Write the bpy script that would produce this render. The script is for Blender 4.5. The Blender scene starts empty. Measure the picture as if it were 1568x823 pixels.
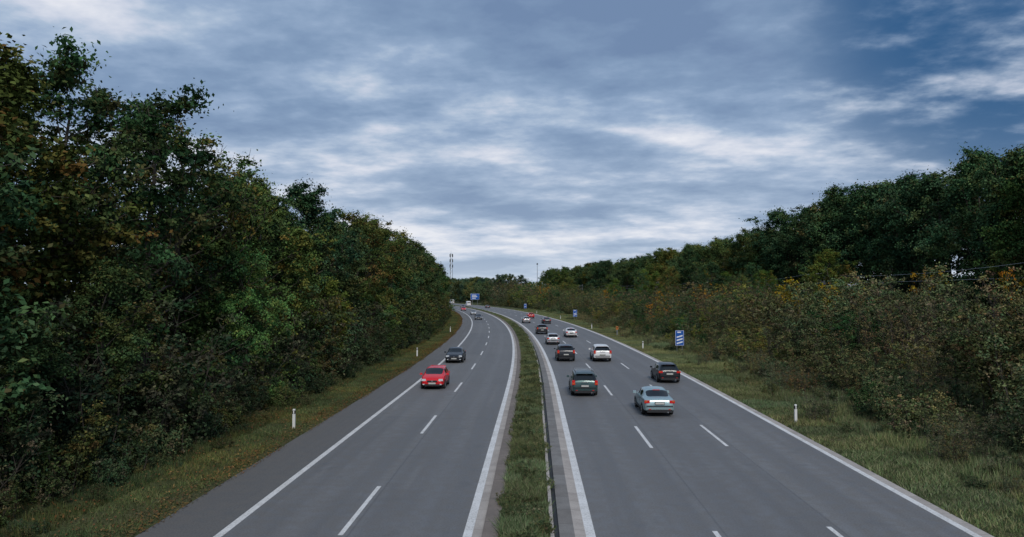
import bpy, bmesh, math, random
import numpy as np
from mathutils import Vector, Matrix
random.seed(7); rng=np.random.default_rng(11)
S=bpy.context.scene; COL=S.collection
S.view_settings.view_transform='Standard'; S.view_settings.look='None'; S.view_settings.exposure=0
R=1400.0; S0=50.0
def P(s,off,z=0.0):
    if s<=S0: return (off,s,z)
    a=(s-S0)/R
    return (-R+(R+off)*math.cos(a), S0+(R+off)*math.sin(a), z)
def HD(s): return 0.0 if s<=S0 else (s-S0)/R
def sm(a,b,x):
    t=np.clip((x-a)/(b-a),0,1); return t*t*(3-2*t)
def gz(off):
    return -0.03+2.6*sm(17,33,off)+1.0*sm(-16,-30,off)-0.0
# ---------------- materials
def newmat(name):
    m=bpy.data.materials.new(name); m.use_nodes=True
    nt=m.node_tree; b=nt.nodes['Principled BSDF']; return m,nt,b
def simple(name,col,rough=.5,metal=0,spec=.5,emit=None,coat=0):
    m,nt,b=newmat(name)
    b.inputs['Base Color'].default_value=(*col,1); b.inputs['Roughness'].default_value=rough
    b.inputs['Metallic'].default_value=metal; b.inputs['Specular IOR Level'].default_value=spec
    b.inputs['Coat Weight'].default_value=coat
    if emit: b.inputs['Emission Color'].default_value=(*emit[0],1); b.inputs['Emission Strength'].default_value=emit[1]
    return m
def N(nt,t,**k):
    n=nt.nodes.new(t)
    for a,v in k.items(): setattr(n,a,v)
    return n
def noise(nt,vec,scale,detail=4,rough=.55):
    n=N(nt,'ShaderNodeTexNoise'); n.inputs['Scale'].default_value=scale; n.inputs['Detail'].default_value=detail; n.inputs['Roughness'].default_value=rough
    if vec is not None: nt.links.new(vec,n.inputs['Vector'])
    return n.outputs['Fac']
def ramp(nt,fac,stops):
    r=N(nt,'ShaderNodeValToRGB'); e=r.color_ramp.elements
    while len(e)<len(stops): e.new(.5)
    for i,(p,c) in enumerate(stops):
        e[i].position=p; e[i].color=(*c,1) if len(c)==3 else c
    nt.links.new(fac,r.inputs['Fac']); return r.outputs['Color']
def mix(nt,fac,a,b,mode='MIX'):
    n=N(nt,'ShaderNodeMix',data_type='RGBA',blend_type=mode)
    for k,v in ((0,fac),(6,a),(7,b)):
        if isinstance(v,bpy.types.NodeSocket): nt.links.new(v,n.inputs[k])
        elif k==0: n.inputs[0].default_value=v
        else: n.inputs[k].default_value=(*v,1)
    return n.outputs[2]
def math_(nt,op,a,b=0,c=None):
    n=N(nt,'ShaderNodeMath',operation=op)
    for i,v in enumerate((a,b) if c is None else (a,b,c)):
        if isinstance(v,bpy.types.NodeSocket): nt.links.new(v,n.inputs[i])
        else: n.inputs[i].default_value=v
    return n.outputs[0]
def mapr(nt,v,a,b,c=0,d=1,smooth=True):
    n=N(nt,'ShaderNodeMapRange'); n.interpolation_type='SMOOTHSTEP' if smooth else 'LINEAR'
    nt.links.new(v,n.inputs[0])
    for i,x in enumerate((a,b,c,d)): n.inputs[i+1].default_value=x
    return n.outputs[0]
def bump(nt,b,h,st,dist=.02):
    n=N(nt,'ShaderNodeBump'); n.inputs['Strength'].default_value=st; n.inputs['Distance'].default_value=dist
    nt.links.new(h,n.inputs['Height']); nt.links.new(n.outputs[0],b.inputs['Normal'])

def mat_asphalt():
    m,nt,b=newmat('asphalt')
    uv=N(nt,'ShaderNodeUVMap').outputs[0]
    sp=N(nt,'ShaderNodeSeparateXYZ'); nt.links.new(uv,sp.inputs[0]); off,s=sp.outputs[0],sp.outputs[1]
    mp=N(nt,'ShaderNodeMapping'); mp.inputs['Scale'].default_value=(1.5,.045,1); nt.links.new(uv,mp.inputs[0])
    streak=noise(nt,mp.outputs[0],1.0,5,.65)
    big=noise(nt,uv,.16,4,.6); fine=noise(nt,uv,18,3,.75); mid=noise(nt,uv,2.2,4,.6)
    c=ramp(nt,streak,[(.32,(.092,.097,.108)),(.5,(.132,.139,.153)),(.68,(.195,.203,.218))])
    c=mix(nt,mapr(nt,big,.40,.62,0,.55),c,(.100,.106,.117))
    w=math_(nt,'SINE',math_(nt,'MULTIPLY',math_(nt,'ADD',off,.4),2*math.pi/1.83))
    c=mix(nt,mapr(nt,w,-.2,1,0,.42),c,(.205,.213,.228))
    sh=mapr(nt,off,-9.22,-9.16,1,0)
    c=mix(nt,sh,c,mix(nt,mid,(.064,.064,.065),(.106,.101,.094)))
    for a,bb in ((-10.3,-11.5),(-2.6,-1.5),(2.15,1.2),(12.35,13.2)):
        e=math_(nt,'MULTIPLY',mapr(nt,off,a,bb),mapr(nt,mid,.3,.65,.3,1))
        c=mix(nt,math_(nt,'MULTIPLY',e,.65),c,(.12,.102,.082))
    for x in (-5.35,5.55,9.05,-9.19):
        d=math_(nt,'ABSOLUTE',math_(nt,'SUBTRACT',math_(nt,'ADD',off,math_(nt,'MULTIPLY',mid,.05)),x))
        c=mix(nt,mapr(nt,d,.012,.05,.5,0),c,(.04,.042,.046))
    st=noise(nt,uv,.9,3)
    c=mix(nt,mapr(nt,st,.58,.72,0,.42),c,(.070,.074,.082))
    c=mix(nt,mapr(nt,fine,.2,.8,.0,.4),c,(.25,.255,.265))
    c=mix(nt,mapr(nt,fine,.5,.25,.0,.45),c,(.05,.052,.058))
    fr=math_(nt,'FRACT',math_(nt,'DIVIDE',math_(nt,'ADD',s,math_(nt,'MULTIPLY',big,3)),43.0))
    c=mix(nt,mapr(nt,fr,.0,.0022,.4,0),c,(.04,.04,.044))
    wnn=N(nt,'ShaderNodeTexWhiteNoise',noise_dimensions='2D'); cbx=N(nt,'ShaderNodeCombineXYZ')
    nt.links.new(math_(nt,'FLOOR',math_(nt,'DIVIDE',math_(nt,'ADD',s,math_(nt,'MULTIPLY',big,3)),43.0)),cbx.inputs[0])
    nt.links.new(math_(nt,'FLOOR',math_(nt,'DIVIDE',math_(nt,'SUBTRACT',off,5.4),3.6)),cbx.inputs[1]); nt.links.new(cbx.outputs[0],wnn.inputs['Vector'])
    c=mix(nt,math_(nt,'MULTIPLY',wnn.outputs[0],.24),c,(.075,.08,.09))
    nt.links.new(c,b.inputs['Base Color'])
    nt.links.new(mapr(nt,streak,.2,.8,.6,.8),b.inputs['Roughness']); b.inputs['Specular IOR Level'].default_value=.45
    bump(nt,b,fine,.3,.01); return m
def mat_paint():
    m,nt,b=newmat('road_paint')
    uv=N(nt,'ShaderNodeUVMap').outputs[0]
    n1=noise(nt,uv,14,5,.7); n2=noise(nt,uv,1.3,3)
    f=math_(nt,'MULTIPLY',mapr(nt,n1,.46,.64),mapr(nt,n2,.35,.7,.3,.95))
    c=mix(nt,f,(.72,.71,.70),(.22,.22,.22)); c=mix(nt,mapr(nt,n2,.3,.7,0,.4),c,(.50,.48,.45))
    nt.links.new(c,b.inputs['Base Color']); b.inputs['Roughness'].default_value=.6; return m
def mat_concrete(name,c1,c2,joint=2.0):
    m,nt,b=newmat(name)
    uv=N(nt,'ShaderNodeUVMap').outputs[0]
    sp=N(nt,'ShaderNodeSeparateXYZ'); nt.links.new(uv,sp.inputs[0])
    n1=noise(nt,uv,1.4,6,.65); n2=noise(nt,uv,18,4,.7)
    c=mix(nt,mapr(nt,n1,.3,.7),c1,c2); c=mix(nt,mapr(nt,n2,.4,.75,0,.5),c,tuple(x*.55 for x in c2))
    fr=math_(nt,'FRACT',math_(nt,'DIVIDE',sp.outputs[1],joint))
    c=mix(nt,mapr(nt,fr,.0,.03,.75,0),c,(.045,.04,.035))
    blk=N(nt,'ShaderNodeTexWhiteNoise',noise_dimensions='1D'); nt.links.new(math_(nt,'FLOOR',math_(nt,'DIVIDE',sp.outputs[1],joint)),blk.inputs['W'])
    c=mix(nt,math_(nt,'MULTIPLY',blk.outputs[0],.35),c,(.12,.1,.085))
    nt.links.new(c,b.inputs['Base Color']); b.inputs['Roughness'].default_value=.85; bump(nt,b,n2,.4,.01); return m
def mat_ground():
    m,nt,b=newmat('ground_soil_grass')
    co=N(nt,'ShaderNodeTexCoord').outputs['Object']
    n1=noise(nt,co,.35,5,.6); n2=noise(nt,co,6,4,.7)
    c=ramp(nt,n1,[(.3,(.05,.068,.026)),(.5,(.082,.096,.04)),(.65,(.105,.10,.052)),(.8,(.095,.078,.048))])
    c=mix(nt,mapr(nt,n2,.4,.7,0,.6),c,(.045,.042,.026))
    nt.links.new(c,b.inputs['Base Color']); b.inputs['Roughness'].default_value=.95; b.inputs['Specular IOR Level'].default_value=.1
    bump(nt,b,n2,.8,.1); return m
def mat_leaf(name,trans=.25,huevar=.03,valvar=.5):
    m,nt,b=newmat(name)
    at=N(nt,'ShaderNodeAttribute',attribute_name='Col').outputs['Color']
    oi=N(nt,'ShaderNodeObjectInfo')
    c=mix(nt,1,at,oi.outputs['Color'],'MULTIPLY')
    hs=N(nt,'ShaderNodeHueSaturation'); nt.links.new(c,hs.inputs['Color'])
    nt.links.new(mapr(nt,oi.outputs['Random'],0,1,.5-huevar,.5+huevar,False),hs.inputs['Hue'])
    r2=math_(nt,'FRACT',math_(nt,'MULTIPLY',oi.outputs['Random'],17.3))
    nt.links.new(mapr(nt,r2,0,1,1-valvar*.5,1+valvar*.5,False),hs.inputs['Value'])
    c=hs.outputs[0]
    df=N(nt,'ShaderNodeBsdfDiffuse'); nt.links.new(c,df.inputs[0]); out=df.outputs[0]
    if trans>0:
        tr=N(nt,'ShaderNodeBsdfTranslucent'); nt.links.new(c,tr.inputs[0])
        ms=N(nt,'ShaderNodeMixShader'); ms.inputs[0].default_value=trans
        nt.links.new(out,ms.inputs[1]); nt.links.new(tr.outputs[0],ms.inputs[2]); out=ms.outputs[0]
    nt.links.new(out,nt.nodes['Material Output'].inputs[0]); nt.nodes.remove(b)
    return m
M_asph=mat_asphalt(); M_paint=mat_paint()
M_cw=mat_concrete('concrete_gutter_light',(.50,.45,.41),(.38,.34,.31),1.0)
M_cb=mat_concrete('concrete_slab_brown',(.23,.19,.165),(.16,.133,.115),2.5)
M_cg=mat_concrete('concrete_slab_grey',(.24,.23,.22),(.16,.152,.145),1.5)
M_dark=simple('drain_dark',(.02,.022,.024),.7)  # near-black base colour for the drain channel floor
M_ground=mat_ground(); M_leaf=mat_leaf('foliage',0,.02,.4); M_leaft=mat_leaf('foliage_thin',.2,.02,.4); M_grass=mat_leaf('grass_blades',0,.015,.3); M_bark=simple('bark',(.07,.06,.05),.9,0,.2)
M_steel=simple('galvanised_steel',(.32,.33,.34),.45,.7)
M_white=simple('white_plastic',(.72,.72,.70),.5); M_black=simple('black_plastic',(.02,.02,.022),.5)
M_signblue=simple('sign_blue',(.012,.10,.42),.35); M_signwhite=simple('sign_white',(.8,.8,.8),.4)
M_refl=simple('reflector',(.6,.35,.1),.2)

# ---------------- mesh helpers
def mk(name,verts,faces,mats,mi=None,uv=None,smooth=False,link=True):
    me=bpy.data.meshes.new(name); me.from_pydata([tuple(v) for v in verts],[],faces)
    for m in mats: me.materials.append(m)
    if mi is not None: me.polygons.foreach_set('material_index',mi)
    if uv is not None:
        ul=me.uv_layers.new(name='UVMap'); li=np.zeros(len(me.loops),dtype=np.int32); me.loops.foreach_get('vertex_index',li)
        ul.data.foreach_set('uv',np.array(uv,dtype=np.float32)[li].ravel())
    if smooth: me.polygons.foreach_set('use_smooth',[True]*len(me.polygons))
    me.update(); o=bpy.data.objects.new(name,me)
    if link: COL.objects.link(o)
    return o
def svals(a,b,st): 
    n=max(1,int(math.ceil((b-a)/st))); return [a+(b-a)*i/n for i in range(n+1)]
def strip(name,prof,s0,s1,mat,st=6):
    V=[];F=[];U=[];n=len(prof)
    for s in svals(s0,s1,st):
        d=0
        for i,(o,z) in enumerate(prof):
            V.append(P(s,o,z)); 
            if i: d+=math.hypot(o-prof[i-1][0],z-prof[i-1][1])
            U.append((prof[0][0]+d,s))
    m=len(V)//n
    for i in range(m-1):
        for j in range(n-1):
            a=i*n+j; F.append((a,a+1,a+n+1,a+n))
    return mk(name,V,F,[mat],uv=U)
class MB:
    def __init__(s): s.v=[];s.f=[];s.m=[];s.mats=[]
    def mi(s,mat):
        if mat not in s.mats: s.mats.append(mat)
        return s.mats.index(mat)
    def add(s,vs,fs,mat,T=None):
        b=len(s.v)
        for v in vs: s.v.append(tuple(T@Vector(v)) if T else tuple(v))
        for f in fs: s.f.append(tuple(b+i for i in f)); s.m.append(s.mi(mat))
    def box(s,c,sz,mat,T=None,top=1.0):
        x,y,z=c; a,b,h=sz[0]/2,sz[1]/2,sz[2]/2
        vs=[(x-a,y-b,z-h),(x+a,y-b,z-h),(x+a,y+b,z-h),(x-a,y+b,z-h),(x-a*top,y-b*top,z+h),(x+a*top,y-b*top,z+h),(x+a*top,y+b*top,z+h),(x-a*top,y+b*top,z+h)]
        s.add(vs,[(0,3,2,1),(4,5,6,7),(0,1,5,4),(1,2,6,5),(2,3,7,6),(3,0,4,7)],mat,T)
    def tube(s,p0,p1,r0,r1,mat,n=6,caps=True):
        p0=Vector(p0);p1=Vector(p1);d=(p1-p0)
        if d.length<1e-6:return
        q=d.to_track_quat('Z','Y'); vs=[]
        for p,r in((p0,r0),(p1,r1)):
            for i in range(n):
                a=2*math.pi*i/n; vs.append(p+q@Vector((math.cos(a)*r,math.sin(a)*r,0)))
        fs=[(i,(i+1)%n,n+(i+1)%n,n+i) for i in range(n)]
        if caps: fs+=[tuple(range(n-1,-1,-1)),tuple(range(n,2*n))]
        s.add(vs,fs,mat)
    def lathe(s,prof,c,mats,n=20):
        vs=[];k=len(prof)
        for r,x in prof:
            for i in range(n):
                a=2*math.pi*i/n; vs.append((c[0]+x,c[1]+r*math.cos(a),c[2]+r*math.sin(a)))
        for j in range(k-1):
            s.add(vs[j*n:(j+2)*n],[(i,(i+1)%n,n+(i+1)%n,n+i) for i in range(n)],mats[j])
    def obj(s,name,smooth=False,loc=None,rot=0,link=True,parent=None):
        o=mk(name,s.v,s.f,s.mats,s.m,smooth=smooth,link=link)
        if loc: o.location=loc
        o.rotation_euler[2]=rot
        if parent: o.parent=parent
        return o
def empty(name,loc=(0,0,0),rot=0):
    e=bpy.data.objects.new(name,None); COL.objects.link(e); e.location=loc; e.rotation_euler[2]=rot; return e

# ---------------- ground
def axis(parts):
    out=[]
    for a,b,st in parts: out+=list(np.arange(a,b,st))
    return np.array(out+[parts[-1][1]])
xs=axis([(-4000,-1000,400),(-1000,-300,60),(-300,-130,12),(-130,90,1.5),(90,300,10),(300,1000,60),(1000,4000,400)])
ys=axis([(-600,-20,40),(-20,300,3),(300,700,6),(700,1500,50),(1500,6000,400)])
X,Y=np.meshgrid(xs,ys)
OFF=np.where(Y>S0,np.hypot(X+R,Y-S0)-R,X)
Z=gz(OFF); und=np.sin(X*.37+Y*.21)*np.sin(Y*.13-X*.11)*.18+np.sin(X*.9)*np.sin(Y*.7)*.05
Z=Z+und*np.clip(np.maximum((OFF-15)/6,(-OFF-13)/6),0,1)
V=np.stack([X,Y,Z],-1).reshape(-1,3); nx=len(xs); ny=len(ys)
F=[(j*nx+i,j*nx+i+1,(j+1)*nx+i+1,(j+1)*nx+i) for j in range(ny-1) for i in range(nx-1)]
mk('ground',V,F,[M_ground],smooth=True)
# ---------------- roads
SA,SB=-40,1100
strip('motorway_road',[(-11.45,0),(-9.2,0.0),(-5.5,0.0),(-1.62,0.0)],SA,SB,M_asph)
strip('motorway_road',[(1.2,0),(5,0),(9,0),(13.15,0)],SA,SB,M_asph)
ma=empty('road_markings')
def kid(o,p): o.parent=p; return o
for a,b in((-9.2,-8.96),(-2.06,-1.80),(1.48,1.76),(12.58,12.82)):
    kid(strip('edge_line',[(a,.005),(b,.005)],SA,SB,M_paint),ma)
for off,st,pitch,L in((-5.6,21.4,15.4,5.4),(5.28,16.7,17,5.4),(8.78,17.2,17,5.4)):
    s=st-2*pitch
    while s<700:
        kid(strip('lane_dash',[(off-.075,.005),(off+.075,.005)],s,s+L,M_paint,st=3),ma); s+=pitch
me_=empty('central_reservation')
kid(strip('gutter_light',[(-1.80,.006),(-1.5,.012)],SA,SB,M_cw),me_)
kid(strip('slab_brown',[(-1.5,-.02),(-1.5,.09),(-1.04,.11),(-1.04,.0)],SA,SB,M_cb),me_)
kid(strip('planting_soil',[(-1.04,.04),(.45,.04)],SA,SB,M_ground),me_)
kid(strip('kerb',[(.45,.0),(.45,.17),(.56,.17),(.56,-.02)],SA,SB,M_cw),me_)
kid(strip('drain_channel',[(.56,-.015),(.72,-.015)],SA,SB,M_dark),me_)
kid(strip('slab_grey',[(.72,-.02),(.72,.05),(1.16,.045)],SA,SB,M_cg),me_)
kid(strip('gutter_light',[(1.16,.045),(1.48,.008)],SA,SB,M_cw),me_)
kid(strip('verge_edging',[(12.82,.004),(13.15,.012)],SA,SB,M_cw),me_)

# ---------------- foliage
def leafmesh(name,C,Rm,nper,size,pal,palw,trunkMB=None,flat=.7,mat=None):
    k=len(C); npc=np.maximum(6,(nper*(Rm/np.mean(Rm))**2).astype(int)); idx=np.repeat(np.arange(k),npc); n=len(idx)
    d=rng.normal(size=(n,3)); d/=np.linalg.norm(d,axis=1)[:,None]
    r=np.abs(rng.normal(0,.62,n))
    ax=rng.normal(size=(k,3)); ax/=np.linalg.norm(ax,axis=1)[:,None]; ax=ax[idx]
    d=d-ax*np.sum(d*ax,axis=1)[:,None]*.45
    p=C[idx]+d*(r*Rm[idx])[:,None]*np.array([1,1,flat])
    nn=d*.5+rng.normal(size=(n,3))*.6+np.array([0,0,.5]); nn/=np.linalg.norm(nn,axis=1)[:,None]
    t=np.cross(nn,rng.normal(size=(n,3))); t/=np.linalg.norm(t,axis=1)[:,None]; b=np.cross(nn,t)
    L=size*(.6+.8*rng.random(n)); W=L*.6
    v=np.stack([p-t*L[:,None]*.5,p+b*W[:,None]*.5+nn*W[:,None]*.15,p+t*L[:,None]*.5,p-b*W[:,None]*.5+nn*W[:,None]*.15],1).reshape(-1,3)
    pal=np.array(pal); ci=rng.choice(len(pal),k,p=palw); cc=pal[ci]*(.65+.7*rng.random(k))[:,None]
    lc=cc[idx]; sw=rng.random(n)<.15; lc[sw]=pal[rng.choice(len(pal),sw.sum())]
    lc=lc*(.7+.6*rng.random(n))[:,None]
    bv=np.array(trunkMB.v); nb=len(bv); nbf=len(trunkMB.f)
    me=bpy.data.meshes.new(name)
    allv=np.concatenate([bv,v])
    bl=[i for f in trunkMB.f for i in f]; bs=[len(f) for f in trunkMB.f]
    loops=np.concatenate([np.array(bl,dtype=np.int32),np.arange(n*4,dtype=np.int32)+nb])
    tot=np.concatenate([np.array(bs,dtype=np.int32),np.full(n,4,dtype=np.int32)])
    st=np.concatenate([[0],np.cumsum(tot)[:-1]]).astype(np.int32)
    me.vertices.add(len(allv)); me.vertices.foreach_set('co',allv.astype(np.float32).ravel())
    me.loops.add(len(loops)); me.loops.foreach_set('vertex_index',loops.astype(np.int32))
    me.polygons.add(len(tot)); me.polygons.foreach_set('loop_start',st); me.polygons.foreach_set('loop_total',tot)
    me.materials.append(M_bark); me.materials.append(mat or M_leaf)
    me.polygons.foreach_set('material_index',np.concatenate([np.zeros(nbf,dtype=np.int32),np.ones(n,dtype=np.int32)]))
    ca=me.color_attributes.new('Col','FLOAT_COLOR','POINT')
    cv=np.ones((len(allv),4),dtype=np.float32); cv[:nb,:3]=.06; cv[nb:,:3]=np.repeat(lc,4,axis=0); ca.data.foreach_set('color',cv.ravel())
    me.update(calc_edges=True); me.validate(); return me
def rv(a=1): return Vector((random.gauss(0,a),random.gauss(0,a),random.gauss(0,a)))
def tree(name,H,CR,low,nl,nper,size,pal,palw,leafless=0.0,shape=1.0,crad=.85,mat=None):
    mb=MB(); C=[];Rr=[]
    pts=[Vector((0,0,-.3))]; n=7
    for i in range(1,n+1):
        pts.append(Vector((0,0,H*.88*i/n))+Vector((random.gauss(0,.25),random.gauss(0,.25),0))*(i/n)*1.3)
    r0=H*.012+.05
    rad=[r0*(1-.9*i/n)+.02 for i in range(n+1)]
    for i in range(n): mb.tube(pts[i],pts[i+1],rad[i],rad[i+1],M_bark,7,False)
    def at(t):
        f=t*n; i=min(int(f),n-1); return pts[i].lerp(pts[i+1],f-i), rad[i]
    for l in range(nl):
        t=low+(.97-low)*((l+random.random()*.8)/nl)
        p,r=at(t); az=l*2.4+random.gauss(0,.4)
        u=(t-low)/(1-low)
        prof=(math.sin(math.pi*min(1,(.25+.66*u)))**.75)*shape+.1
        ln=CR*prof*random.uniform(.75,1.15); el=math.radians(8+50*u+random.gauss(0,8))
        d=Vector((math.cos(az)*math.cos(el),math.sin(az)*math.cos(el),math.sin(el)))
        q=p.copy(); rr=r*.4; seg=4
        for k in range(seg):
            d2=(d+rv(.18)+Vector((0,0,.05*k))).normalized(); q2=q+d2*ln/seg
            mb.tube(q,q2,rr*(1-.2*k),rr*(1-.2*(k+1)),M_bark,5,False)
            if k>=1:
                for _ in range(4):
                    e=(d2+rv(.7)).normalized(); sl=ln*.33*random.uniform(.5,1.2); t2=q2+e*sl
                    mb.tube(q2,t2,rr*.35,.012,M_bark,3,False)
                    if leafless>.1:
                        for _2 in range(2):
                            t3=t2+(e+rv(.6)).normalized()*sl*.5; mb.tube(t2,t3,.018,.006,M_bark,3,False)
                    if random.random()>leafless:
                        C.append(t2+rv(.15)); Rr.append(crad*random.uniform(.45,1.15))
                        if random.random()<.5: C.append(q2.lerp(t2,.5)); Rr.append(crad*random.uniform(.4,.8))
            q=q2; d=d2
        C.append(q); Rr.append(crad*random.uniform(.5,.9))
    C.append(pts[-1]+Vector((0,0,.2))); Rr.append(crad*.7)
    C=np.array([tuple(c) for c in C]); Rr=np.array(Rr)
    return leafmesh(name,C,Rr,nper,size,pal,palw,mb,mat=mat)
DG=[(.050,.095,.042),(.072,.120,.045),(.112,.132,.047),(.148,.116,.048),(.082,.130,.058)]
TR=[]
TR.append(tree('tree_mesh_a',16,4.8,.10,24,100,.23,DG,[.32,.33,.18,.02,.15],crad=1.0))
TR.append(tree('tree_mesh_b',16,4.4,.08,26,95,.21,DG,[.25,.35,.25,.05,.1],crad=.95))
TR.append(tree('tree_mesh_c',16,5.4,.12,24,105,.24,DG,[.45,.27,.08,.0,.2],crad=1.12))
TR.append(tree('tree_mesh_d',16,4.2,.12,25,68,.20,DG,[.15,.3,.35,.15,.05],leafless=.13,crad=.9,mat=M_leaft))
TR.append(tree('tree_mesh_e',16,3.8,.13,25,52,.18,DG,[.1,.25,.35,.25,.05],leafless=.28,crad=.8,mat=M_leaft))
def shrub(name,H,W,ns,nper,size,pal,palw,leafless=.2,crad=.45):
    mb=MB();C=[];Rr=[]
    for i in range(ns):
        az=random.random()*6.28; b=Vector((math.cos(az),math.sin(az),0))*random.random()**.5*W*.55; b.z=-.2
        d=(Vector((0,0,1))+Vector((math.cos(az),math.sin(az),0))*random.uniform(.0,.45)).normalized()
        h=H*random.uniform(.55,1.05); q=b; rr=.035
        for k in range(5):
            d2=(d+rv(.12)).normalized(); q2=q+d2*h/5
            mb.tube(q,q2,rr*(1-.18*k),rr*(1-.18*(k+1)),M_bark,4,False)
            for _ in range(3):
                e=(d2+rv(.6)).normalized(); t2=q2+e*h*.16*random.uniform(.5,1.4)
                mb.tube(q2,t2,.012,.005,M_bark,3,False)
                if random.random()>leafless: C.append(t2); Rr.append(crad*random.uniform(.5,1.2))
            q=q2;d=d2
    C=np.array([tuple(c) for c in C]); Rr=np.array(Rr)
    return leafmesh(name,C,Rr,nper,size,pal,palw,mb)
BR=[(.095,.125,.055),(.135,.138,.068),(.148,.122,.075),(.068,.105,.050),(.175,.142,.072)]
SH=[shrub('shrub_mesh_a',5,4,16,34,.16,BR,[.3,.25,.15,.2,.1],.2,.5),
    shrub('shrub_mesh_b',5,3.6,18,22,.14,BR,[.15,.3,.3,.1,.15],.4,.42),
    shrub('shrub_mesh_c',5,4.4,15,44,.17,BR,[.35,.2,.05,.4,.0],.1,.6),
    shrub('shrub_mesh_d',5,3.6,20,14,.13,BR,[.1,.25,.35,.1,.2],.5,.36)]
LOW=[shrub('bramble_mesh_a',2,2.6,15,36,.13,BR,[.3,.1,.1,.5,.0],.1,.36),shrub('bramble_mesh_b',2,2.8,15,28,.12,BR,[.4,.2,.1,.3,.0],.2,.34)]
def inst(name,me,s,off,h,base,parent=None,tint=(1,1,1),wid=None):
    o=bpy.data.objects.new(name,me); COL.objects.link(o)
    o.location=P(s,off,float(gz(off)));k=h/base
    w=k*random.uniform(.9,1.12) if wid is None else wid
    o.scale=(w,w*random.uniform(.92,1.08),k); o.rotation_euler=(random.gauss(0,.02),random.gauss(0,.02),random.random()*6.28)
    o.color=(*tint,1)
    if parent: o.parent=parent
    return o
def vt(a,v=.12,warm=0.0):
    g=a*random.uniform(1-v,1+v); w=random.uniform(-.5,1)*warm
    return (g*(1+w),g*(1+w*.25),g*(1-w*.3))
TT=[(1,1,1),(.75,.9,.95),(1.2,1.08,.85),(1.35,1.12,.8),(.6,.72,.82),(1.15,1.25,.95),(1.5,1.0,.65)]
def tt(a,ws=(4,4,3,2,4,2,1)):
    t=random.choices(TT,ws)[0]; g=a*random.uniform(.82,1.15); return tuple(x*g for x in t)
forest=empty('background_forest')
s=13; k=0
while s<320:
    near=s<135; k+=1
    off=-21.5+random.gauss(0,1.1)
    h=random.uniform(12.4,15.6) if k%4 else random.uniform(15.6,16.8)
    if s<26: h=random.uniform(13.4,14.6)
    if 32<s<43: h=random.uniform(16.4,17.4)
    if 44<s<54: h=random.uniform(12.8,14.2)
    mi=random.choice([0,1,2,3,1,0,2]) if not(32<s<43) else random.choice([3,4])
    inst('deciduous_tree' if near else 'forest_tree',TR[mi],s,off,h,16,None if near else forest,tt(.90))
    s+=random.uniform(3.9,5.6)
s=17
while s<290:
    inst('forest_tree',TR[random.choice([0,1,2])],s,-28+random.gauss(0,1),random.uniform(11.5,14),16,forest,tt(.78)); s+=random.uniform(5.5,7.5)
for s,off,h,t in((44,-17.8,9.5,(1.3,1.5,1.15)),(62,-17.5,8,(1.5,1.4,.8)),(31,-18.3,8,(.85,.95,.88)),(85,-17.8,8.5,(1.2,1.3,1.0)),(24,-18.6,7.5,(.7,.8,.8)),(110,-17.8,8,(1.0,1.0,.85))):
    inst('deciduous_tree',TR[1],s,off,h,16,None,t,wid=.52)
th=empty('shrub_thicket')
for o0,hh,st in((-16.1,(.8,1.9),1.9),(-17.2,(1.8,3.4),2.4),(-18.8,(3.6,6.4),2.9)):
    s=10
    while s<280:
        h=random.uniform(*hh); m=random.choice(LOW) if h<2.2 else SH[random.choice([0,2,2,0,1])]
        inst('shrub',m,s,o0+random.gauss(0,.4),h,2 if h<2.2 else 5,th,tt(.72,(4,4,2,1,4,2,0)),wid=max(.55,h/(2.2 if h<2.2 else 4.6))); s+=st*random.uniform(.7,1.3)*(1 if s<120 else 1.9)
# right scrub
th2=empty('scrub_thicket')
for o0,hh,st in((20.6,(.6,1.7),1.9),(22.6,(1.3,3.2),2.4),(25.5,(2.2,5.0),2.9),(29.5,(2.8,6.0),3.8),(34.5,(3.0,6.4),4.6),(40,(3,5.4),6)):
    s=12
    while s<420:
        h=random.uniform(*hh)*(1.0 if s<260 else 1.0+min(1.0,(s-260)/160)); low=h<2.1
        m=random.choice(LOW) if low else SH[random.choice([0,1,2,3,1,2])]
        t=vt(1.0,.4,.32)
        q=random.random()
        if q<.013: t=(3.2,1.6,.4)
        elif q<.11: t=(1.65,1.55,.85)
        elif q<.28: t=(.5,.8,.62)
        inst('shrub',m,s,o0+random.gauss(0,.9),h,2 if low else 5,th2,t,wid=max(.55,h/(2.2 if low else 4.6))); s+=st*random.uniform(.6,1.4)*(1 if s<150 else 1.6)
for s,off,h in((82,44,6.2),(66,43,6),(205,30,5),(300,27,7),(150,30,4.5)):
    inst('autumn_shrub',SH[0],s,off,h,5,th2,(3.4,1.7,.4),wid=.7)
# right tall trees
for o0,hh in((53.5,(18.2,21.3)),(62,(19.5,22))):
    s=45
    while s<400:
        h=random.uniform(*hh)
        if s<80: h*=.93
        if 80<=s<150: h*=1.03
        if s>150: h*=.84
        if s>250: h*=.95
        near=s<200 and o0<55
        inst('deciduous_tree' if near else 'forest_tree',TR[random.choice([0,1,2,2,0])],s,o0+random.gauss(0,1.5),h,16,None if near else forest,tt(.95,(5,3,4,3,3,2,1.5))); s+=random.uniform(5.5,8.5)
for _ in range(46):
    s=random.uniform(100,420); inst('forest_tree',TR[random.choice([3,4,1])],s,random.uniform(34,48),random.uniform(6,11),16,forest,(1.5,1.4,.8) if random.random()<.45 else tt(1.1))
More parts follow.
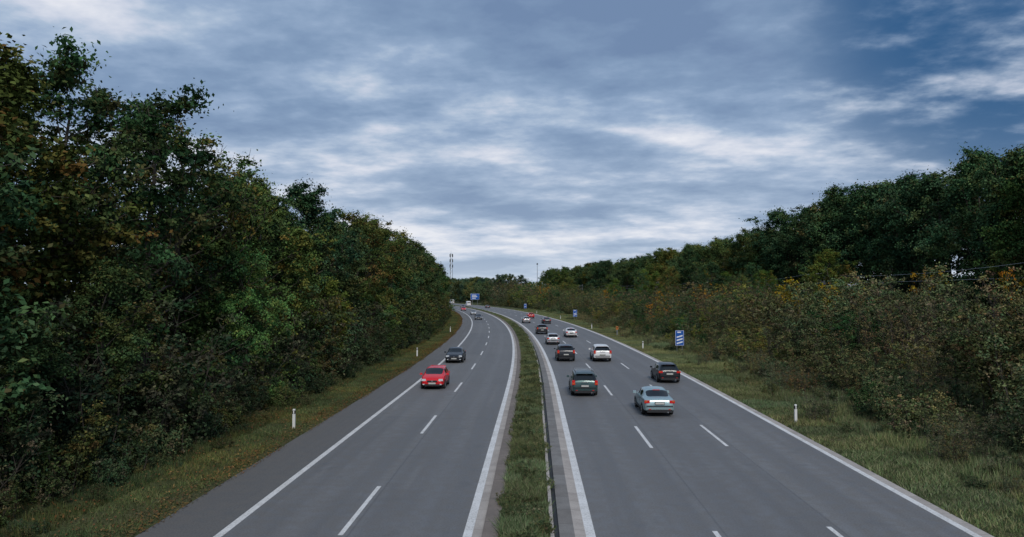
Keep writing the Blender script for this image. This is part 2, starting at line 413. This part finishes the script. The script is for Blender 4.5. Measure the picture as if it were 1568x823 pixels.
# far
dist=empty('distant_tree_mass')
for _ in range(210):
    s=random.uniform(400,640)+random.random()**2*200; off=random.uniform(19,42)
    inst('tree',TR[random.choice([0,1,2])],s,off,random.uniform(9.5,15),16,dist,tuple(a*b for a,b in zip(tt(1.15),(1,1.02,1.45))))  # blue raised in the tint to paint aerial haze into the leaves
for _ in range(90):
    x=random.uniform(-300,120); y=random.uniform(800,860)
    o=inst('tree',TR[random.choice([0,1,2])],0,30,random.uniform(15,19),16,dist,(1.2,1.25,1.9)); o.location=(x,y,1)  # stronger bluish tint, painted haze on the farthest trees

# ---------------- grass
def patch(name,wx,wy,n,hr,wb,pal,clump=0,dead=0):
    x=rng.uniform(-wx/2,wx/2,n); y=rng.uniform(-wy/2,wy/2,n)
    nf=np.sin(x*2.1+1)*np.sin(y*1.7)+np.sin(x*4.3-y*3.1)*.5+np.sin(x*9+y*7)*.5
    h=rng.uniform(hr[0],hr[1],n)*(1+.35*nf); a=rng.random(n)*6.28; ln=rng.normal(0,.55,(n,2))*h[:,None]
    dx=np.cos(a)*wb/2; dy=np.sin(a)*wb/2; z0=np.full(n,-.03)
    v=np.stack([np.stack([x-dx,y-dy,z0],1),np.stack([x+dx,y+dy,z0],1),np.stack([x+ln[:,0],y+ln[:,1],h],1)],1).reshape(-1,3)
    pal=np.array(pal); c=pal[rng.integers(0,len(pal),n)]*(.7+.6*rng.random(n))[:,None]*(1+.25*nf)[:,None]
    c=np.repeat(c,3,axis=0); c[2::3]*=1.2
    loops=np.arange(n*3); tot=np.full(n,3)
    if dead:
        x=rng.uniform(-wx/2,wx/2,dead); y=rng.uniform(-wy/2,wy/2,dead); z=rng.uniform(.03,.12,dead); a=rng.random(dead)*6.28; q=.045
        t=np.stack([np.cos(a),np.sin(a),rng.normal(0,.3,dead)],1)*q; b=np.stack([-np.sin(a),np.cos(a),rng.normal(0,.3,dead)],1)*q*.7
        p=np.stack([x,y,z],1); dv=np.stack([p-t,p+b,p+t,p-b],1).reshape(-1,3); b0=len(v); v=np.concatenate([v,dv])
        loops=np.concatenate([loops,np.arange(dead*4)+b0]); tot=np.concatenate([tot,np.full(dead,4)])
        dc=np.array([(.17,.09,.04),(.12,.075,.04),(.20,.14,.06)])[rng.integers(0,3,dead)]; c=np.concatenate([c,np.repeat(dc,4,axis=0)])
    me=bpy.data.meshes.new(name); me.vertices.add(len(v)); me.vertices.foreach_set('co',v.astype(np.float32).ravel())
    me.loops.add(len(loops)); me.loops.foreach_set('vertex_index',loops.astype(np.int32)); me.polygons.add(len(tot))
    me.polygons.foreach_set('loop_start',np.concatenate([[0],np.cumsum(tot)[:-1]]).astype(np.int32)); me.polygons.foreach_set('loop_total',tot.astype(np.int32))
    me.materials.append(M_grass); ca=me.color_attributes.new('Col','FLOAT_COLOR','POINT')
    ca.data.foreach_set('color',np.concatenate([np.clip(c,0,1),np.ones((len(c),1))],1).astype(np.float32).ravel())
    me.update(calc_edges=True); me.validate(); return me
GP=[(.105,.150,.060),(.14,.168,.080),(.080,.122,.052),(.175,.175,.10),(.145,.142,.078)]
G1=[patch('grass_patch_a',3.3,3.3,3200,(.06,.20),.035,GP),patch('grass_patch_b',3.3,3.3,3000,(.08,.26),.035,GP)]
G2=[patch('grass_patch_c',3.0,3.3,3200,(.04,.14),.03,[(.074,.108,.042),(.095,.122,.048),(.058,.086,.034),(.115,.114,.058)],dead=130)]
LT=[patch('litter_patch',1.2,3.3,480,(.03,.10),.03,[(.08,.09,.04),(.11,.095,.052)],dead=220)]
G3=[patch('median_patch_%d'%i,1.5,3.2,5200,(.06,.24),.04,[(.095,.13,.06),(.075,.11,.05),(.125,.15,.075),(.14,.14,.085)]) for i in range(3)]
def gpatch(ms,parent,s,off,sc=1,tint=(1,1,1),r=None,z=None,zs=1):
    o=bpy.data.objects.new('tuft',random.choice(ms)); COL.objects.link(o); o.location=P(s,off,float(gz(off)) if z is None else z)
    o.rotation_euler[2]=HD(s)+(random.choice([0,1,2,3])*math.pi/2 if r is None else r); o.scale=(sc,sc,sc*zs); o.color=(*tint,1); o.parent=parent
vg=empty('verge_grass')
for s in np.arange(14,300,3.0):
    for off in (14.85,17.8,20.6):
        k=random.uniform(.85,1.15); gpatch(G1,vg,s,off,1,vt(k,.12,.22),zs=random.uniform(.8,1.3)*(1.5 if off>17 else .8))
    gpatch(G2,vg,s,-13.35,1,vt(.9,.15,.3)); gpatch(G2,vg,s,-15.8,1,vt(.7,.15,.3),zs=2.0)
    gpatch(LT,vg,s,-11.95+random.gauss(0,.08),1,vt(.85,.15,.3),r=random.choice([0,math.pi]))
mp_=empty('median_planting')
for s in np.arange(14,420,2.9):
    gpatch(G3,mp_,s,-.29,1,vt(.95,.15,.2),r=random.choice([0,math.pi]),z=.04,zs=random.uniform(.8,1.25))
for _ in range(420):
    s=14+random.random()**1.5*180; inst('weed',random.choice(LOW+SH[1:2]),s,14.9+random.random()**.45*6.5,random.uniform(.25,1.0),2.6,vg,vt(1.05,.4,.4))
for _ in range(120):
    s=14+random.random()**1.5*150; inst('weed',random.choice(LOW),s,-14-random.random()**.6*2,random.uniform(.25,.7),2.6,vg,vt(.8,.3,.4))
for _ in range(320):
    s=14+random.random()**1.3*150; o=inst('weed',random.choice(LOW),s,random.uniform(-.95,.36),random.uniform(.22,.42),2,mp_,vt(1.1,.35,.2)); o.location[2]=.03; o.scale[0]=o.scale[1]=random.uniform(.12,.2)

# ---------------- cars
M_glass=simple('car_glass',(.012,.016,.02),.08,0,.45); M_tyre=simple('tyre',(.018,.018,.018),.85); M_rim=simple('alloy_rim',(.38,.39,.4),.3,.8)
M_trim=simple('dark_trim',(.018,.018,.02),.55); M_red=simple('tail_lamp',(.42,.006,.006),.25,0,.5,((1,.03,.02),.12)); M_lamp=simple('headlamp_glass',(.6,.63,.66),.08,0,.8)
M_plate=simple('number_plate',(.5,.5,.47),.5); M_amber=simple('indicator',(.5,.16,.02),.25); M_chrome=simple('chrome',(.6,.6,.62),.15,1)
def paint(name,c,metal=.35): 
    m=simple(name,c,.35,metal,.4,coat=.35); return m
TY={
'sedan':dict(L=4.5,W=1.78,wb=2.68,st=[(-2.25,.70,.62,.66,0,'b'),(-2.20,.82,.80,.93,0,'b'),(-2.05,.87,.9,1.0,0,'b'),(-1.62,.88,.92,1.03,0,'R'),(-1.0,.88,.93,1.36,.60,'p'),(-.82,.885,.93,1.40,.61,'g'),(-.02,.89,.93,1.43,.62,'p'),(.08,.89,.93,1.43,.62,'g'),(.52,.89,.92,1.38,.60,'F'),(1.18,.88,.88,.98,0,'b'),(1.75,.86,.8,.88,0,'b'),(2.12,.80,.66,.76,0,'b'),(2.25,.66,.55,.6,0,'e')]),
'hatchback':dict(L=4.05,W=1.74,wb=2.5,st=[(-2.02,.70,.62,.66,0,'b'),(-1.98,.81,.82,.90,0,'b'),(-1.90,.85,.92,1.02,0,'R'),(-1.52,.86,.95,1.38,.60,'p'),(-1.28,.87,.95,1.44,.62,'g'),(-.35,.875,.94,1.48,.63,'p'),(-.25,.875,.94,1.48,.63,'g'),(.38,.875,.92,1.42,.61,'F'),(1.12,.87,.88,1.0,0,'b'),(1.6,.85,.8,.9,0,'b'),(1.92,.78,.66,.76,0,'b'),(2.02,.64,.55,.6,0,'e')]),
'wagon':dict(L=4.65,W=1.80,wb=2.75,st=[(-2.32,.72,.64,.68,0,'b'),(-2.28,.83,.84,.94,0,'b'),(-2.22,.87,.95,1.06,0,'R'),(-1.92,.88,.98,1.5,.66,'p'),(-1.72,.885,.98,1.56,.67,'g'),(-.95,.89,.97,1.6,.68,'p'),(-.85,.89,.97,1.6,.68,'g'),(.05,.89,.96,1.6,.68,'p'),(.13,.89,.96,1.59,.68,'g'),(.62,.89,.93,1.5,.65,'F'),(1.4,.88,.9,1.02,0,'b'),(1.9,.86,.82,.9,0,'b'),(2.22,.79,.68,.76,0,'b'),(2.32,.66,.55,.6,0,'e')]),
'suv':dict(L=4.5,W=1.86,wb=2.65,st=[(-2.25,.74,.70,.74,0,'b'),(-2.21,.86,.92,1.0,0,'b'),(-2.15,.90,1.02,1.12,0,'R'),(-1.80,.91,1.05,1.54,.66,'p'),(-1.58,.92,1.05,1.6,.68,'g'),(-.85,.92,1.04,1.64,.69,'p'),(-.75,.92,1.04,1.65,.69,'g'),(.1,.92,1.02,1.65,.69,'p'),(.18,.92,1.02,1.64,.69,'g'),(.6,.92,1.0,1.56,.66,'F'),(1.3,.91,.98,1.1,0,'b'),(1.85,.89,.9,1.0,0,'b'),(2.15,.82,.74,.84,0,'b'),(2.25,.68,.6,.64,0,'e')]),
'van':dict(L=6.2,W=2.0,wb=3.7,st=[(-3.1,.93,.9,2.5,.84,'b'),(-3.05,.98,1.1,2.62,.88,'b'),(-1,1.0,1.2,2.65,.9,'b'),(.9,1.0,1.2,2.65,.9,'p'),(1.0,1.0,1.2,2.62,.9,'g'),(1.7,1.0,1.2,2.45,.86,'F'),(2.45,.97,1.15,1.3,0,'b'),(2.95,.9,.9,1.0,0,'b'),(3.1,.78,.7,.75,0,'e')]),
}
CACHE={}
def carmesh(kind,mat,rack=False):
    T=TY[kind]; L=T['L']; st=T['st']; zb=.24 if kind!='suv' else .3
    rings=[]
    for (y,w,belt,top,wt,k) in st:
        if wt==0:
            h=[(0,zb),(w*.86,zb),(w*.97,zb+.12),(w,(zb+top)/2+.02),(w*.975,top-.09),(w*.9,top-.025),(w*.74,top),(w*.45,top+.012),(0,top+.02)]
        else:
            h=[(0,zb),(w*.86,zb),(w*.97,zb+.12),(w,(zb+belt)/2+.05),(w*.975,belt-.03),(w*.93,belt+.03),(wt+.03,top-.09),(wt*.86,top-.015),(0,top+.012)]
        rings.append([(x,y,z) for x,z in h]+[(-x,y,z) for x,z in h[-2:0:-1]])
    n=16; bm=bmesh.new(); vv=[[bm.verts.new(p) for p in r] for r in rings]
    side={5,10}; topf={6,7,8,9}
    for i in range(len(st)-1):
        k=st[i][5]
        for j in range(n):
            f=bm.faces.new((vv[i][j],vv[i][(j+1)%n],vv[i+1][(j+1)%n],vv[i+1][j])); mi=0
            if k=='g' and j in side: mi=1
            if k in 'RF' and j in topf: mi=1
            if k in 'RF' and j in side and kind in('wagon','suv') and k=='R': mi=1
            if j in(0,15,1,14) : mi=2
            f.material_index=mi; f.smooth=True
    f=bm.faces.new(vv[0][::-1]); f.smooth=True; f=bm.faces.new(vv[-1]); f.smooth=True
    bmesh.ops.recalc_face_normals(bm,faces=bm.faces)
    cl=bm.edges.layers.float.get('crease_edge') or bm.edges.layers.float.new('crease_edge')
    for e in bm.edges:
        lf=e.link_faces
        if len(lf)==2 and lf[0].material_index!=lf[1].material_index: e[cl]=.55
    for r in (vv[0],vv[-1]):
        for j in range(n):
            e=bm.edges.get((r[j],r[(j+1)%n]))
            if e: e[cl]=.5
    me=bpy.data.meshes.new('car_body'); bm.to_mesh(me); bm.free()
    for m in(mat,M_glass,M_trim): me.materials.append(m)
    mb=MB(); W=st[len(st)//2][1]; wbs=T['wb']/2; wr=.31 if kind not in('suv','van') else .35; yf=wbs+.05; yr=-wbs+.05
    for sx in(-1,1):
        for yy in(yf,yr):
            pr=[(0,.0),(.1,.015),(wr*.62,.0),(wr*.66,-.03),(wr*.7,.0),(wr*.93,.0),(wr,-.03),(wr,-.2),(wr*.8,-.22),(0,-.22)]
            pr=[(r,x*sx) for r,x in pr]
            mb.lathe(pr,(sx*(W+.005),yy,wr),[M_rim,M_rim,M_rim,M_tyre,M_tyre,M_tyre,M_tyre,M_tyre,M_tyre],20)
            for q in range(5):
                a=q*2*math.pi/5; mb.tube((sx*(W+.012),yy+math.cos(a)*wr*.22,wr+math.sin(a)*wr*.22),(sx*(W+.012),yy+math.cos(a)*wr*.5,wr+math.sin(a)*wr*.5),.018,.014,M_tyre,4)
            n_=14; vs=[];fs=[]
            for q in range(n_+1):
                a=math.pi*q/n_-0.0
                for rr in(wr+.005,wr+.075): vs.append((sx*(W+.004),yy+rr*math.cos(a),max(.2,wr+rr*math.sin(a)-.01)))
            for q in range(n_): fs.append((2*q,2*q+1,2*q+3,2*q+2))
            mb.add(vs,fs,M_trim)
        ws=[s_ for s_ in st if s_[5]=='F'][0]; my=ws[0]+.35
        mb.box((sx*(W+.10),my,ws[2]+.08),(.2,.12,.14),mat,top=.8)
        mb.box((sx*(W+.0),0,.32),(.03,wbs*2-wr*2.6,.09),M_trim)
        mb.box((sx*(W-.012),-.05,ws[2]-.12),(.03,.16,.025),M_trim); 
        mb.box((sx*(W-.002),.55,.62),(.006,.012,.5),M_trim); mb.box((sx*(W-.002),-.4,.62),(.006,.012,.5),M_trim)
    yr0=st[0][0]; yb=st[1][0]; r2=st[2]; zt=r2[3]
    if kind=='van':
        for sx in(-1,1): mb.box((sx*.88,yr0+.0,1.15),(.12,.08,.4),M_red); mb.box((sx*.4,yr0-.02,1.95),(.6,.04,.5),M_glass)
        mb.box((0,yr0-.01,.5),(1.8,.1,.2),M_trim); mb.box((0,yr0-.03,.8),(.52,.03,.11),M_plate); mb.box((0,yr0-.01,1.5),(.02,.03,1.9),M_trim)
    else:
        for sx in(-1,1):
            if kind in('wagon','suv'):
                mb.box((sx*(W-.13),yb-.0,zt-.12),(.2,.12,.30),M_red,top=.9); mb.box((sx*(W-.13),yb-.065,zt-.18),(.12,.02,.06),M_amber)
            else:
                mb.box((sx*(W-.19),yb-.0,zt-.16),(.30,.1,.15),M_red,top=.95); mb.box((sx*(W-.13),yb-.055,zt-.13),(.12,.02,.05),M_amber)
            mb.box((sx*.55,yr0-.03,.42),(.12,.03,.05),M_red)
        mb.box((0,yr0+.0,zb+.09),(W*1.6,.12,.16),M_trim,top=.97)
        mb.box((0,yr0-.0,.60),(W*1.66,.10,.05),M_trim,top=.98)
        pz=.72 if kind!='sedan' else .76
        mb.box((0,yr0-.02,pz),(.54,.06,.15),M_trim); mb.box((0,yr0-.055,pz),(.50,.02,.11),M_plate)
        if kind!='sedan': mb.box((0,yb-.03,zt-.1),(.5,.06,.025),M_chrome)
        rs=[s_ for i,s_ in enumerate(st) if i>0 and st[i-1][5]=='R'][0]
        mb.box((0,rs[0]-.01,rs[3]+.0),(.4,.05,.03),M_red)
        if kind!='sedan': mb.box((0,rs[0]-.08,rs[3]+.015),(1.15,.2,.03),mat)
        mb.box((.45,yr0-.03,.27),(.07,.12,.06),M_chrome)
        if kind!='sedan': mb.tube((0,r2[0]-.0,r2[3]+.06),(.38,r2[0]+.03,r2[3]+.13),.012,.01,M_trim,4)
    yf0=st[-1][0]; yh=st[-2][0]
    for sx in(-1,1):
        mb.box((sx*(W-.26),yh+.02,st[-2][3]-.07),(.34,.12,.15),M_lamp,top=.85)
        mb.box((sx*.6,yf0-.01,.38),(.16,.05,.07),M_lamp)
    mb.box((0,yf0+.0,.60),(.78,.06,.12),M_trim,top=.9); mb.box((0,yf0+.02,.33),(1.1,.06,.14),M_trim)
    mb.box((0,yf0+.03,.455),(.52,.03,.11),M_plate); mb.box((0,yf0+.035,.62),(.12,.02,.09),M_chrome)
    if rack or kind=='wagon':
        for sx in(-1,1):
            mb.tube((sx*.6,-1.6,1.64),(sx*.6,.2,1.66),.02,.02,M_chrome,6)
            for yy in(-1.6,-.7,.2): mb.box((sx*.6,yy,1.61),(.03,.06,.08),M_trim)
        if rack:
            for yy in(-1.3,-.2): mb.box((0,yy,1.68),(1.25,.06,.03),M_chrome)
    return me,mb
def car(name,kind,col,s,off,mat=None,rot=0,rack=False,metal=.35):
    key=(kind,col,rack)
    if key not in CACHE:
        mat=paint('paint_%s_%d'%(kind,len(CACHE)),col,metal); me,mb=carmesh(kind,mat,rack)
        o2=mb.obj('car_parts',link=False); CACHE[key]=(me,o2.data)
    me,pm=CACHE[key]
    e=empty(name,P(s,off,0.004),HD(s)+rot)
    b=bpy.data.objects.new('body',me); COL.objects.link(b); b.parent=e
    m=b.modifiers.new('sub','SUBSURF'); m.levels=2; m.render_levels=2
    d=bpy.data.objects.new('wheels_and_trim',pm); COL.objects.link(d); d.parent=e
    return e
PI=math.pi
RED=(.62,.006,.012)
car('red_hatchback_car','hatchback',RED,55.3,-7.35,rot=PI,metal=0)
car('dark_sedan_car','sedan',(.02,.023,.032),75.5,-7.75,rot=PI)
car('dark_sedan_car','sedan',(.03,.033,.045),191,-7.3,rot=PI)
car('silver_hatchback_car','hatchback',(.45,.46,.48),232,-7.2,rot=PI)
car('red_hatchback_car','hatchback',RED,285,-7.5,rot=PI,metal=0)
car('dark_sedan_car','sedan',(.02,.023,.032),330,-3.8,rot=PI)
car('white_hatchback_car','hatchback',(.7,.7,.7),375,-7.3,rot=PI)
car('dark_suv_car','suv',(.02,.022,.028),430,-7.3,rot=PI)
car('green_grey_estate_car','wagon',(.045,.085,.085),52.3,3.4,rack=True,metal=.5)
car('silver_blue_sedan_car','sedan',(.34,.46,.48),44.3,7.05,metal=.5)
car('black_hatchback_car','hatchback',(.014,.016,.02),59.5,10.45)
car('white_suv_car','suv',(.72,.72,.72),77,7.1,metal=0)
car('dark_suv_car','suv',(.02,.022,.028),77.3,3.45)
car('silver_hatchback_car','hatchback',(.45,.46,.48),101,3.4)
car('white_sedan_car','sedan',(.7,.7,.7),117,7.3,metal=0)
car('dark_suv_car','suv',(.02,.022,.028),126,3.3)
car('dark_sedan_car','sedan',(.02,.023,.032),167,7.6)
car('silver_hatchback_car','hatchback',(.45,.46,.48),170,3.3)
car('red_hatchback_car','hatchback',RED,201,7.2,metal=0)
car('dark_sedan_car','sedan',(.03,.033,.045),330,7.2)
car('white_van','van',(.7,.7,.7),370,3.6,metal=0)
car('white_van','van',(.7,.7,.7),450,7.2,metal=0)

# ---------------- street furniture
def delineator(s,off,face):
    mb=MB(); mb.box((0,0,.37),(.13,.11,.76),M_white); mb.box((0,0,.84),(.134,.114,.18),M_black); mb.box((0,0,.965),(.126,.106,.07),M_white,top=.8)
    mb.box((0,-.06,.84),(.05,.012,.14),M_signwhite); mb.box((0,.06,.84),(.05,.012,.14),M_refl)
    x=P(s,off,float(gz(off))); mb.obj('delineator_post',loc=(x[0],x[1],x[2]-.01),rot=HD(s))
for s in(38.2,81,131): delineator(s,-12.45,0)
for s in(40.6,92,142,192,242): delineator(s,14.1,0)
def exitsign(s,off,n):
    mb=MB(); w,h=1.0,1.75; zc=1.75
    mb.box((0,0,zc),(w,.04,h),M_signblue)
    mb.box((0,-.021,zc),(w-.04,.006,h-.04),M_signwhite); mb.box((0,-.026,zc),(w-.10,.006,h-.10),M_signblue)
    for i in range(n):
        z=zc-.42+(i-(n-1)/2)*.36+ (0.2 if n<3 else .22)
        mb.add([(-.34,-.031,z-.16),(.34,-.031,z+.04),(.34,-.031,z+.2),(-.34,-.031,z)],[(0,1,2,3)],M_signwhite)
    mb.box((-.05,-.031,zc+.66),(.42,.003,.14),M_signwhite)
    for x in(-.3,.3): mb.tube((x,.05,-.1),(x,.05,zc+h/2-.05),.035,.035,M_steel,8)
    p=P(s,off,float(gz(off))); mb.obj('exit_countdown_sign',loc=p,rot=HD(s))
exitsign(86,17.3,3); exitsign(186,17.0,2); exitsign(286,16.6,1)
def bigsign(s,off,w,h,zc,name='motorway_direction_sign'):
    mb=MB(); mb.box((0,0,zc),(w,.08,h),M_signblue); mb.box((0,-.042,zc),(w-.1,.006,h-.1),M_signwhite); mb.box((0,-.048,zc),(w-.25,.006,h-.25),M_signblue)
    for i,(a,b) in enumerate(((-.2,.5),(-.1,.62),(-.25,.42))): mb.box((a*w*.5,-.053,zc+h*(.25-.25*i)),(w*b,.004,h*.12),M_signwhite)
    for x in(-w*.3,w*.3): mb.tube((x,.1,-.2),(x,.1,zc+h/2),.1,.1,M_steel,8)
    mb.obj(name,loc=P(s,off,float(gz(off))),rot=HD(s))
bigsign(420,15.5,5,3.4,4.6)
mb=MB(); mb.box((0,0,.5),(.14,.14,1.1),M_steel); mb.box((0,0,1.25),(.36,.26,.5),simple('phone_orange',(.6,.18,.03),.4)); mb.box((0,-.135,1.3),(.22,.01,.2),M_black)
mb.obj('emergency_phone',loc=P(120,15.2,-.03),rot=0)
def mast(s,off):
    mb=MB(); h=8.0
    for x in(-.12,.12): mb.tube((x,0,-.3),(x*.7,0,h),.05,.04,M_steel,5)
    for i in range(10): mb.tube((-.12,0,i*.8),(.1,0,i*.8+.8),.018,.018,M_steel,4)
    mb.tube((0,0,7.4),(-2.8,0,7.2),.04,.03,M_steel,5); mb.tube((0,0,6.0),(-2.8,0,7.15),.03,.03,M_steel,5); mb.tube((0,0,6.0),(-2.6,0,5.8),.03,.02,M_steel,5)
    mb.obj('catenary_mast',loc=P(s,off,float(gz(off))),rot=HD(s))
ms=[14,64,114,164,214,264,314]
for s in ms: mast(s,46.5)
mb=MB()
for a,b in zip(ms[:-1],ms[1:]):
    for z0,sag,o in((7.2,.7,43.7),(5.75,.05,43.8)):
        pr=None
        for i in range(9):
            t=i/8; p=P(a+(b-a)*t,o,float(gz(46))+z0-sag*4*t*(1-t))
            if pr: mb.tube(pr,p,.016,.016,M_steel,4,False)
            pr=p
mb.obj('overhead_wires')
mb=MB(); h=44
for a in range(3):
    an=a*2.094; 
    for i in range(11):
        w0=2.0-1.0*i/11; w1=2.0-1.0*(i+1)/11; z0=i*4; z1=z0+4; a2=an+2.094
        mb.tube((math.cos(an)*w0,math.sin(an)*w0,z0),(math.cos(an)*w1,math.sin(an)*w1,z1),.2,.18,M_steel,4,False)
        mb.tube((math.cos(an)*w0,math.sin(an)*w0,z0),(math.cos(a2)*w1,math.sin(a2)*w1,z1),.11,.11,M_steel,4,False)
for z in(32,37,42):
    for a in range(3): mb.box((math.cos(a*2.094)*1.6,math.sin(a*2.094)*1.6,z),(.7,.7,2.8),M_trim)
mb.tube((0,0,43),(0,0,47),.12,.06,M_steel,5)
mb.obj('telecom_mast',loc=(-79,700,0))
mb=MB(); mb.tube((0,0,0),(0,0,31),.35,.15,M_steel,6); mb.box((0,0,30),(1.2,.5,1),M_trim); mb.obj('lighting_mast',loc=(2.5,600,0))

# ---------------- world
w=bpy.data.worlds.new('World'); S.world=w; w.use_nodes=True; nt=w.node_tree; bg=nt.nodes['Background']
SUN_EL=math.radians(42); SUN_AZ=math.radians(165)
sky=N(nt,'ShaderNodeTexSky',sky_type='NISHITA'); sky.sun_disc=False; sky.sun_elevation=SUN_EL; sky.sun_rotation=SUN_AZ
g=N(nt,'ShaderNodeTexCoord').outputs['Generated']
sp=N(nt,'ShaderNodeSeparateXYZ'); nt.links.new(g,sp.inputs[0]); x,y,z=sp.outputs
zz=math_(nt,'ADD',math_(nt,'MAXIMUM',z,0),.15)
cb=N(nt,'ShaderNodeCombineXYZ'); nt.links.new(math_(nt,'DIVIDE',x,zz),cb.inputs[0]); nt.links.new(math_(nt,'DIVIDE',y,zz),cb.inputs[1])
cb.inputs[2].default_value=3.3
def wn(scale,detail,rough,dist,rot=0,sc=(1,1,1),loc=(0,0,0)):
    m=N(nt,'ShaderNodeMapping'); m.inputs['Scale'].default_value=sc; m.inputs['Rotation'].default_value=(0,0,rot); m.inputs['Location'].default_value=loc
    nt.links.new(cb.outputs[0],m.inputs[0]); n=N(nt,'ShaderNodeTexNoise'); n.inputs['Scale'].default_value=scale; n.inputs['Detail'].default_value=detail; n.inputs['Roughness'].default_value=rough; n.inputs['Distortion'].default_value=dist
    nt.links.new(m.outputs[0],n.inputs['Vector']); return n.outputs['Fac']
n1=wn(1.35,5,.5,.1,.25,(.9,1.15,1)); n2=wn(5.0,5,.58,0,.1,(1,1.1,1),(4,2,0)); n3=wn(.5,2,.5,0,0,(1,1,1),(1.5,7,0))
f=math_(nt,'ADD',math_(nt,'MULTIPLY',n1,.62),math_(nt,'ADD',math_(nt,'MULTIPLY',n2,.24),math_(nt,'MULTIPLY',n3,.24)))
c=ramp(nt,f,[(.44,(.155,.235,.385)),(.52,(.21,.305,.46)),(.57,(.28,.38,.54)),(.605,(.38,.475,.615)),(.645,(.55,.60,.71)),(.71,(.78,.79,.84))])
lowc=ramp(nt,f,[(.46,(.28,.37,.51)),(.55,(.41,.50,.63)),(.61,(.59,.64,.74)),(.67,(.75,.77,.82))])
c=mix(nt,mapr(nt,z,.03,.25,.85,0),c,lowc)
c=mix(nt,mapr(nt,z,.0,.08,.6,0),c,(.52,.60,.70))
d=N(nt,'ShaderNodeVectorMath',operation='DOT_PRODUCT'); nrm=N(nt,'ShaderNodeVectorMath',operation='NORMALIZE'); nt.links.new(g,nrm.inputs[0])
dv=Vector((.68,1,.43)).normalized(); nt.links.new(nrm.outputs[0],d.inputs[0]); d.inputs[1].default_value=dv
gap=math_(nt,'MULTIPLY',mapr(nt,d.outputs['Value'],.955,.993),mapr(nt,f,.53,.66,1,.2))
skc=mix(nt,1,sky.outputs[0],(.1,.1,.1),'MULTIPLY')
blue=mix(nt,.85,skc,(.010,.075,.20))
c=mix(nt,gap,c,blue)
nt.links.new(c,bg.inputs['Color']); bg.inputs['Strength'].default_value=1.08
sl=bpy.data.lights.new('sun','SUN'); sl.energy=2.0; sl.angle=math.radians(16); sl.color=(1,.95,.87)
so=bpy.data.objects.new('sun',sl); COL.objects.link(so)
sd=Vector((math.sin(SUN_AZ)*math.cos(SUN_EL),math.cos(SUN_AZ)*math.cos(SUN_EL),math.sin(SUN_EL)))
so.rotation_euler=sd.to_track_quat('Z','Y').to_euler()
# ---------------- camera
cam=bpy.data.cameras.new('camera'); cam.lens=26.0; cam.sensor_width=36; cam.clip_end=9000; cam.clip_start=.1
co=bpy.data.objects.new('camera',cam); COL.objects.link(co); co.location=(0,0,7); co.rotation_euler=(math.radians(90+1.85),0,math.radians(1.72)); S.camera=co
